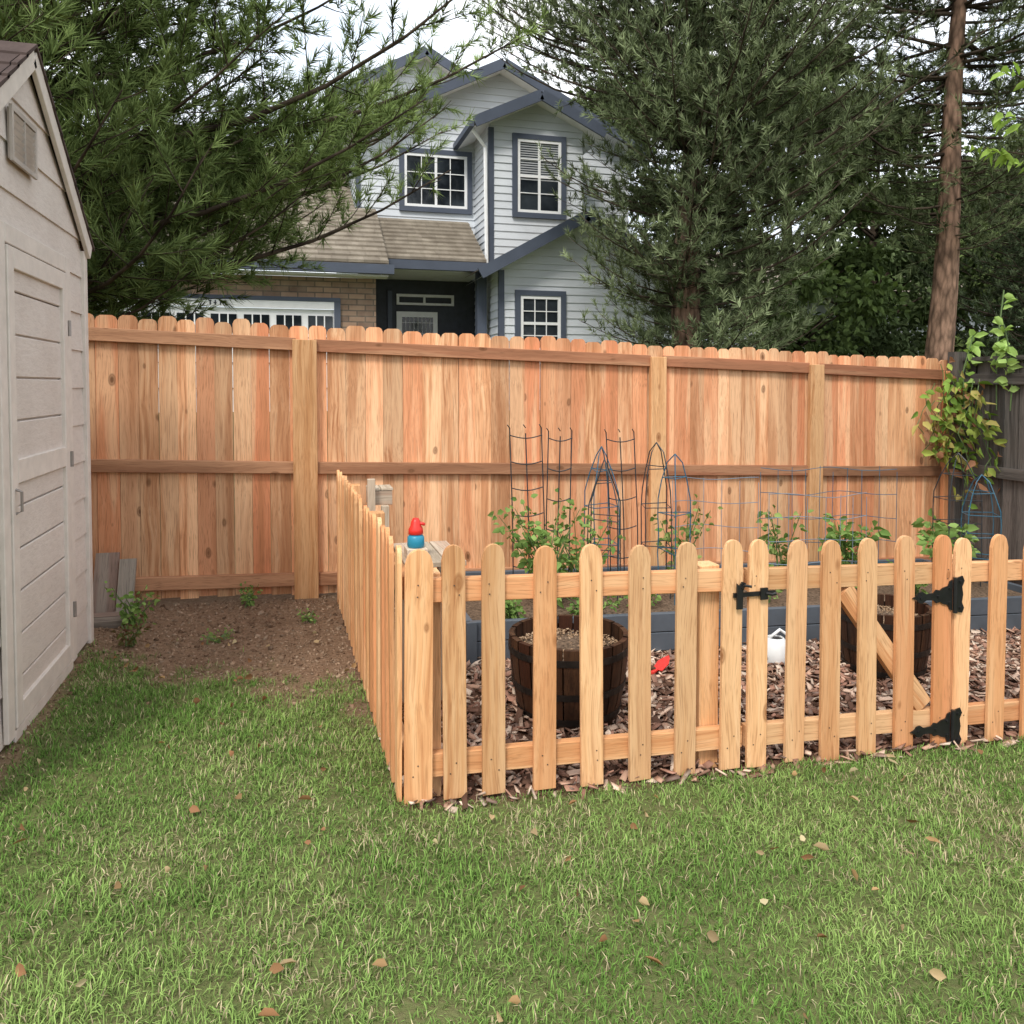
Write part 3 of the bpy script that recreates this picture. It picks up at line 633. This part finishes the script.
conifer('spruce_tree',(17.0,14.5),10.5,[(1.5,2.9),(4,2.9),(7,2.0),(10,.2)],1.6,.30,9,.2,(0,0),(.06,.085,.048),(.16,.20,.11),.18,.14,.02,16,seed=11,substep=.30,shstep=.22,barkm=M_bark2)
# ------------------------------------------------------------ deciduous background trees
def leafy(name,base,H,cr,n,size,colA,colB,seed):
    rd=random.Random(seed); e=empty(name); mb=MB(); bx,by=base; bz=g(bx,by); 
    cl=[]
    mb.tube([(bx,by,bz-.1),(bx+.1,by,bz+H*.3),(bx,by+.1,bz+H*.6),(bx+.1,by,bz+H*.9)],[.2,.16,.1,.03],9)
    for i in range(50):
        a=rd.uniform(0,6.28); u=rd.uniform(.12,1.0); z=bz+H*u; rr=cr*math.sin(math.pi*min(1,(u-.05)*.95+.05))**.6*rd.uniform(.3,1)
        c=V(bx+rr*math.cos(a),by+rr*math.sin(a),z); cl.append((c,rd.uniform(.45,.95)*cr*.38,rd.uniform(.6,1.3)))
        s=V(bx,by,max(bz+H*.15,z-rr*.7)); mb.tube([s,(s+c)/2+V(0,0,.15),c],[.05,.035,.012],4)
    mb.obj('trunk_and_limbs',M_bark2,e,smooth=True)
    per=n//len(cl);P=[];C=[];D=[]
    for c,r,b in cl:
        q=rng.normal(size=(per,3)); q/=np.linalg.norm(q,axis=1)[:,None]; q*=(rng.random((per,1))**.45)*r*V(1,1,.75); P.append(c+q)
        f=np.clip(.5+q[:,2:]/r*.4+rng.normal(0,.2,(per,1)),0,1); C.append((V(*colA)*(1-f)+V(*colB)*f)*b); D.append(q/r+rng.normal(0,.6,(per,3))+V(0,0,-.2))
    P=np.concatenate(P); leafmesh('leaves',P,np.concatenate(D),size*rng.uniform(.7,1.3,len(P)),size*.6,np.concatenate(C),mat=M_bgleaf,parent=e)
dA,dB=(.07,.10,.042),(.18,.25,.085)
leafy('deciduous_tree',(11.3,16.5),8.0,2.4,15000,.17,dA,dB,21)
leafy('deciduous_tree',(15.4,18.5),7.6,2.3,13000,.18,dA,(.15,.20,.095),22)
leafy('deciduous_tree',(20.5,19.0),7.5,2.8,12000,.22,dA,dB,23)
leafy('deciduous_tree',(9.0,21),9,3.0,10000,.22,dA,dB,24)
leafy('deciduous_tree',(27,25),9,4.5,10000,.28,dA,dB,25)
# ------------------------------------------------------------ garden: raised bed
rb=empty('raised_garden_bed'); mb=MB(); zb=lambda x:gl(x)
for k in(0,1):
    h0=.01+k*.113
    def rbm(x0,y0,x1,y1): mb.beam((x0,y0,zb(x0)+h0+.055),(x1,y1,zb(x1)+h0+.055),.108,.04)
    rbm(.95,4.30,5.1,4.30); rbm(.95,5.50,5.1,5.50); rbm(.95,4.325,.95,5.475); rbm(5.1,4.325,5.1,5.475)
for x in(.95,2.3,3.7,5.08): mb.box(x-.03,x+.03,4.25,4.277,zb(x)+.0,zb(x)+.24)
mb.obj('slate_boards',M_slate,rb,bevel=.003)
xx,yy=np.meshgrid(np.linspace(.97,5.08,90),np.linspace(4.32,5.48,30),indexing='ij'); zz=gl(xx)+.17+.03*vn(xx*6,yy*6)
idx=np.arange(xx.size).reshape(xx.shape); F=np.stack([idx[:-1,:-1],idx[1:,:-1],idx[1:,1:],idx[:-1,1:]],-1).reshape(-1,4)
np_obj('soil',np.stack([xx,yy,zz],-1).reshape(-1,3),F,V(.1,.07,.05)[None,:],M_soil,rb)
SZ=lambda x:gl(x)+.18
def barrel(cx,cy,rt,rb_,h):
    e=empty('half_barrel_planter'); z=g(cx,cy)+.005; mb=MB(); n=22
    rf=lambda u:rb_+(rt-rb_)*math.sin(max(0,u)*math.pi/2*1.0)**.9
    for i in range(n):
        a0=2*math.pi*i/n+.012;a1=2*math.pi*(i+1)/n-.012; us=np.linspace(0,1,8)
        prof=[(rf(u),h*u) for u in us]+[(rf(u)-.025,h*u) for u in us[::-1]]
        off=V(R(0,50),R(0,50),R(0,50)); b=len(mb.v); mb.lathe((cx,cy,z+R(-.003,.003)),prof,3,t=random.random(),a0=a0,a1=a1)
        for q in range(b,len(mb.v)): 
            v=mb.v[q]; mb.g[q]=(off[0]+v[0],off[1]+v[1],v[2])
    mb.obj('staves',M_barrel,e)
    mb=MB()
    for u in(.10,.42,.84): 
        mb.lathe((cx,cy,z),[(rf(u-.04)+.001,h*(u-.04)),(rf(u-.04)+.005,h*(u-.04)),(rf(u+.04)+.005,h*(u+.04)),(rf(u+.04)+.001,h*(u+.04))],36)
    mb.obj('hoops',M_hoop,e,smooth=False)
    mb=MB(); pr_=[(.0,h-.055),(.1,h-.06),(.18,h-.07),(rt-.03,h-.085)]; mb.lathe((cx,cy,z),pr_,30); mb.obj('soil',M_soil,e,smooth=True)
    n=700; a=rng.uniform(0,6.28,n); r=np.sqrt(rng.random(n))*(rt-.04); o=chips('soil_chips',cx+r*np.cos(a),cy+r*np.sin(a),z+h-.062+0*a,rng.uniform(.008,.03,n),rng.uniform(.006,.014,n),np.full(n,.004),pick([(.30,.20,.125),(.20,.13,.08),(.38,.27,.18)],n),.4); o.parent=e
barrel(1.27,3.57,.285,.235,.38); barrel(3.22,3.75,.25,.205,.37)
pb=empty('potting_bench'); mb=MB()
x0=.46
for k in range(3): mb.box(x0+k*.09,x0+k*.09+.084,3.34,3.80,.735,.757)
for (a,b) in((x0+.02,3.38),(x0+.21,3.38),(x0+.02,3.72),(x0+.21,3.72)): mb.box(a,a+.045,b,b+.045,0,.734)
mb.box(x0+.02,x0+.11,3.42,3.52,.758,.80)
mb.obj('planks_and_legs',M_palewood,pb,bevel=.002)
bx_=empty('wooden_planter_box'); mb=MB()
mb.box(x0-.03,x0+.015,4.70,4.745,0,.96); mb.box(x0+.05,x0+.095,4.70,4.745,0,.80)
for k in range(2): mb.box(x0-.02+k*.075,x0-.02+k*.075+.07,4.75,4.92,.885,.90)
mb.box(x0-.02,x0+.12,4.752,4.77,.80,.882); mb.box(x0-.02,x0+.12,4.89,4.908,.80,.882); mb.box(x0+.102,x0+.118,4.772,4.888,.80,.882); mb.box(x0-.02,x0-.004,4.772,4.888,.80,.882)
mb.obj('post_and_box',M_palewood,bx_,bevel=.002)
sb=empty('spray_bottle'); sx_,sy_,sz_=.525,3.47,.80; mb=MB(); mb.lathe((sx_,sy_,sz_),[(.0,0),(.034,0),(.038,.008),(.037,.045),(.028,.056),(.0,.058)],20); mb.obj('base',M_blue,sb,smooth=True)
mb=MB(); mb.lathe((sx_,sy_,sz_),[(.026,.056),(.033,.060),(.032,.08),(.024,.095),(.02,.115),(.012,.128),(.0,.130)],20); mb.tube([(sx_,sy_,sz_+.10),(sx_+.025,sy_-.01,sz_+.105),(sx_+.038,sy_-.015,sz_+.10)],.007,8); mb.obj('nozzle',M_red,sb,smooth=True)
def obelisk(name,cx,cy,w,h,mat,n=4,taper=.25,rings=4,top=True,rot=.3,wr=.004):
    mb=MB(); z=SZ(cx)-.05
    for i in range(n):
        a=2*math.pi*i/n+rot; f=lambda u:(w/2)*(1-(1-taper)*max(0,(u-.72)/.28)**1.3)
        pts=[(cx+f(u)*math.cos(a)+R(-.004,.004),cy+f(u)*math.sin(a),z+h*u) for u in np.linspace(0,1,9)]
        if top: pts.append((cx,cy,z+h*1.06))
        mb.tube(pts,wr,5)
    for j in range(rings):
        u=.15+.75*j/(rings-1); r=(w/2)*(1-(1-taper)*max(0,(u-.72)/.28)**1.3)
        pts=[(cx+r*math.cos(rot+2*math.pi*i/n),cy+r*math.sin(rot+2*math.pi*i/n),z+h*u+R(-.01,.01)) for i in range(n+1)]; mb.tube(pts,wr*.8,4)
    return mb.obj(name,mat)
def flat_trellis(name,cx,cy,w,h,mat,nv=3,nh=6,dx=0.05):
    mb=MB(); z=SZ(cx)-.05
    for i in range(nv):
        x=cx-w/2+w*i/(nv-1); mb.tube([(x,cy,z),(x+dx*.3,cy,z+h*.5),(x+dx,cy+.02,z+h*(1 if i%2==0 else .97))],.004,5)
        mb.tube([(x+dx,cy+.02,z+h),(x+dx-.02,cy,z+h+.02)],.004,4)
    for j in range(nh):
        u=.1+.86*j/(nh-1); pts=[(cx-w/2+w*q+dx*u,cy+.005,z+h*u-.02*math.sin(math.pi*q)) for q in np.linspace(0,1,7)]; mb.tube(pts,.0035,4)
    return mb.obj(name,mat)
flat_trellis('wire_trellis',1.46,4.85,.21,1.16,M_wire,3,7,-.02)
flat_trellis('wire_trellis',1.66,4.90,.16,1.14,M_wire,3,6,.03)
flat_trellis('wire_trellis',2.16,4.95,.20,1.14,M_wire,3,6,-.03)
obelisk('tomato_cage',1.93,4.75,.27,.92,M_wire,4,.2,4)
obelisk('tomato_cage',2.01,5.0,.25,.98,M_teal,4,.3,4,rot=.8)
obelisk('tomato_cage',2.34,4.85,.24,1.02,M_wire,4,.45,4,rot=.5)
obelisk('tomato_cage',2.40,4.7,.24,.96,M_teal,3,.5,4,rot=.1)
obelisk('tomato_cage',4.85,4.9,.34,.98,M_wire,4,.35,5,rot=.5); obelisk('tomato_cage',4.92,4.75,.30,.84,M_teal,4,.4,5,rot=.2)
for (a,b,yy,h,mt) in((2.55,3.2,5.0,.80,M_gwire),(3.1,3.9,4.7,.72,M_gwire),(3.3,4.5,5.15,.86,M_teal)):
    mb=MB(); nn=int((b-a)/.13)
    for i in range(nn+1):
        x=a+(b-a)*i/nn; mb.tube([(x,yy+.05*math.sin(x*5),SZ(x)-.05),(x+R(-.01,.01),yy+.05*math.sin(x*5),SZ(x)+h*R(.93,1))],.0024,4)
    for j in range(5):
        u=.12+.85*j/4; mb.tube([(x,yy+.05*math.sin(x*5),SZ(x)+h*u+.012*math.sin(x*9+j)) for x in np.linspace(a,b,14)],.0024,4)
    mb.obj('wire_mesh_panel',mt)
def plant(name,cx,cy,z,h,r,nst,nleaf,ls,colA,colB,mat=M_stem,up=.4):
    e=empty(name); mb=MB();P=[];D=[]
    for i in range(nst):
        a=R(0,6.28); q=R(.3,1)*r; hh=h*R(.6,1.05); p0=V(cx+R(-.03,.03),cy+R(-.03,.03),z); p1=p0+V(math.cos(a)*q*.35,math.sin(a)*q*.35,hh*.55); p2=p0+V(math.cos(a)*q,math.sin(a)*q,hh)
        mb.tube([p0,p1,p2],[.006,.004,.002],5,cap=False)
        for k in range(nleaf):
            t=R(.15,1.05); pp=((1-t)**2*p0+2*t*(1-t)*p1+t*t*p2)
            d_=nrm(V(R(-1,1),R(-1,1),R(-.4,up+.3))); L=R(0,.4)*r*.6+.01; P.append(pp+d_*L); D.append(d_+V(R(-.4,.4),R(-.4,.4),-.2))
    mb.obj('stems',mat,e)
    P=np.array(P);n=len(P);f=rng.random((n,1)); C=(V(*colA)*(1-f)+V(*colB)*f)*rng.uniform(.8,1.15,(n,1))
    s=ls*rng.uniform(.6,1.25,n); leafmesh('leaves',P,np.array(D),s,s*.6,C,parent=e)
gA,gB=(.11,.20,.05),(.29,.42,.13)
plant('tomato_plant',1.55,4.72,SZ(1.5),.64,.32,13,26,.058,gA,gB)
plant('tomato_plant',1.82,4.9,SZ(1.7),.55,.28,10,20,.05,gA,gB)
plant('tomato_plant',2.55,4.9,SZ(2.5),.60,.20,8,18,.05,gA,(.3,.36,.12))
plant('pepper_plant',3.85,4.85,SZ(3.8),.5,.22,9,24,.075,gA,gB)
plant('pepper_plant',3.42,5.0,SZ(3.4),.55,.18,5,20,.06,gA,(.3,.38,.13))
plant('squash_plant',4.75,4.85,SZ(4.7),.5,.26,9,22,.08,gA,gB)
plant('herb_plant',1.25,4.45,SZ(1.2),.18,.2,8,24,.04,gA,gB)
plant('herb_plant',1.7,4.5,SZ(1.7),.15,.22,8,24,.035,gA,gB)
plant('herb_plant',2.1,4.6,SZ(2.1),.22,.2,8,20,.04,gA,gB)
plant('herb_plant',3.0,4.6,SZ(3.0),.22,.16,6,18,.04,gA,gB)
plant('herb_plant',4.2,4.6,SZ(4.2),.25,.2,6,18,.05,gA,gB)
plant('weed_plant',-.94,5.28,g(-.94,5.28),.28,.17,8,14,.04,gA,gB)
plant('weed_plant',-.30,5.66,g(-.3,5.66),.12,.1,6,10,.035,gA,gB)
plant('weed_plant',-.90,4.95,g(-.92,5.0),.12,.15,6,14,.03,(.12,.06,.04),(.14,.2,.06))
plant('weed_plant',.12,5.2,g(.1,5.2),.06,.12,6,8,.025,gA,gB)
plant('weed_plant',-.45,4.9,g(-.45,4.9),.05,.14,7,8,.022,gA,gB)
mb=MB()
L_=nrm(V(.03,.30,.95)); N_=nrm(V(0,-.95,.30))
mb.board((-1.17,5.60,.03),L_,(1,0,0),N_,[(-.07,0),(.07,0),(.07,.40),(-.07,.40)],.03)
mb.board((-1.04,5.57,.03),L_,(1,0,0),N_,[(-.05,0),(.05,0),(.05,.36),(-.05,.36)],.03)
mb.box(-1.3,-1.0,5.30,5.42,.03,.07); mb.box(-1.3,-1.03,5.43,5.53,.03,.07)
mb.obj('weathered_plank_stack',M_greyplank)
mb=MB(); mb.tube([(2.62,4.27,.02),(2.55,4.25,.18),(2.48,4.27,.33),(2.42,4.4,.36),(2.40,4.5,.20)],.011,8); mb.tube([(2.42,4.4,.36),(2.40,4.38,.42)],.016,8); mb.obj('garden_hose',M_black,smooth=True)
wb=empty('watering_can'); mb=MB(); bx,by=2.70,4.02; bz=g(bx,by)+.01
mb.lathe((bx,by,bz),[(.0,0),(.075,0),(.08,.01),(.075,.11),(.05,.135),(.045,.14),(.045,.13)],24)
mb.tube([(bx-.07,by-.02,bz+.03),(bx-.13,by-.03,bz+.10),(bx-.17,by-.04,bz+.15)],[.018,.013,.011],10); mb.lathe((bx-.175,by-.04,bz+.152),[(.0,0),(.026,0),(.012,-.02)],12)
mb.tube([(bx+.075,by,bz+.03),(bx+.12,by,bz+.07),(bx+.09,by,bz+.14),(bx+.03,by,bz+.18),(bx-.04,by,bz+.135)],.010,8); mb.obj('body_spout_handle',M_whitep,wb,smooth=True)
rt=empty('garden_trowel'); mb=MB(); tx,ty=1.92,3.95; tz=g(tx,ty)+.03
mb.board((tx,ty,tz),(.5,.3,.25),(-.3,.5,0),(0,0,1),[(-.03,0),(.03,0),(.035,.06),(.02,.1),(0,.125),(-.02,.1),(-.035,.06)],.004); mb.tube([(tx,ty,tz),(tx-.05,ty-.03,tz-.005),(tx-.11,ty-.07,tz+.01)],[.006,.014,.012],10); mb.obj('blade_and_grip',M_red,rt)
# ------------------------------------------------------------ vine at corner
vi=empty('creeper_vine'); mb=MB();P=[];D=[];C=[]
vc=[V(.22,.34,.07),V(.36,.44,.10),V(.15,.25,.05),V(.42,.36,.12),V(.28,.14,.08)]
for i in range(15):
    if i<9: x=R(5.28,5.66); y=YB-.10-R(0,.10)
    else: x=5.58-R(0,.05); y=R(5.30,5.7)
    zt=R(1.15,1.7); ln=R(.25,.95)
    pts=[V(x,y,zt)]
    for k in range(8): pts.append(pts[-1]+V(R(-.06,.06),R(-.02,.02),-ln/8))
    mb.tube(pts,.004,4,cap=False)
    for p in pts:
        for q in range(random.choice([1,2,3])):
            d_=V(R(-1,1),R(-1,-.1),R(-.9,.3)); P.append(p+V(R(-.07,.07),R(-.08,.02),R(-.05,.05))); D.append(d_)
            C.append(random.choice(vc)*R(.8,1.2))
for (sx,sy,hz) in((5.60,5.6,1.95),(5.66,5.2,2.0),(5.68,5.35,2.3)):
    pts=[V(sx,sy,1.3),V(sx+R(-.05,.05),sy,1.3+(hz-1.3)*.5),V(sx+R(-.1,.1),sy,hz)]; mb.tube(pts,.006,5)
    for k in range(26):
        t=R(.2,1); p=pts[0]*(1-t)+pts[2]*t; P.append(p); D.append(V(R(-1,1),R(-1,1),R(-.3,.6))); C.append(V(.34,.48,.15)*R(.8,1.3))
mb.obj('stems',M_stem,vi); P=np.array(P); leafmesh('leaves',P,np.array(D),rng.uniform(.07,.13,len(P)),rng.uniform(.045,.065,len(P)),np.array(C),parent=vi)
yt=empty('young_tree'); mb=MB();P=[];D=[];C=[]
tx,ty=4.80,3.75; mb.tube([(tx,ty,-.2),(tx+.03,ty,1.2),(tx,ty+.03,2.6),(tx+.05,ty,4.0)],[.035,.03,.022,.008],8)
for i in range(22):
    a=R(0,6.28); z=R(2.5,3.9); L=R(.25,.42)
    if i<4: a=math.radians(160+i*12); z=2.72+.16*i; L=.74+.04*i
    p0=V(tx,ty,z); e1=p0+V(math.cos(a)*L,math.sin(a)*L,R(.05,.25)); mb.tube([p0,(p0+e1)/2+V(0,0,.05),e1],[.01,.007,.003],5)
    for k in range(22):
        t=R(.4,1.05); p=p0*(1-t)+e1*t; P.append(p+V(R(-.03,.03),R(-.03,.03),0)); D.append(V(R(-1,1),R(-1,1),R(-.8,.3))); C.append(V(.34,.48,.12)*R(.7,1.3))
mb.obj('trunk_and_branches',M_bark2,yt); P=np.array(P); leafmesh('leaves',P,np.array(D),rng.uniform(.07,.12,len(P)),rng.uniform(.03,.05,len(P)),np.array(C),parent=yt)
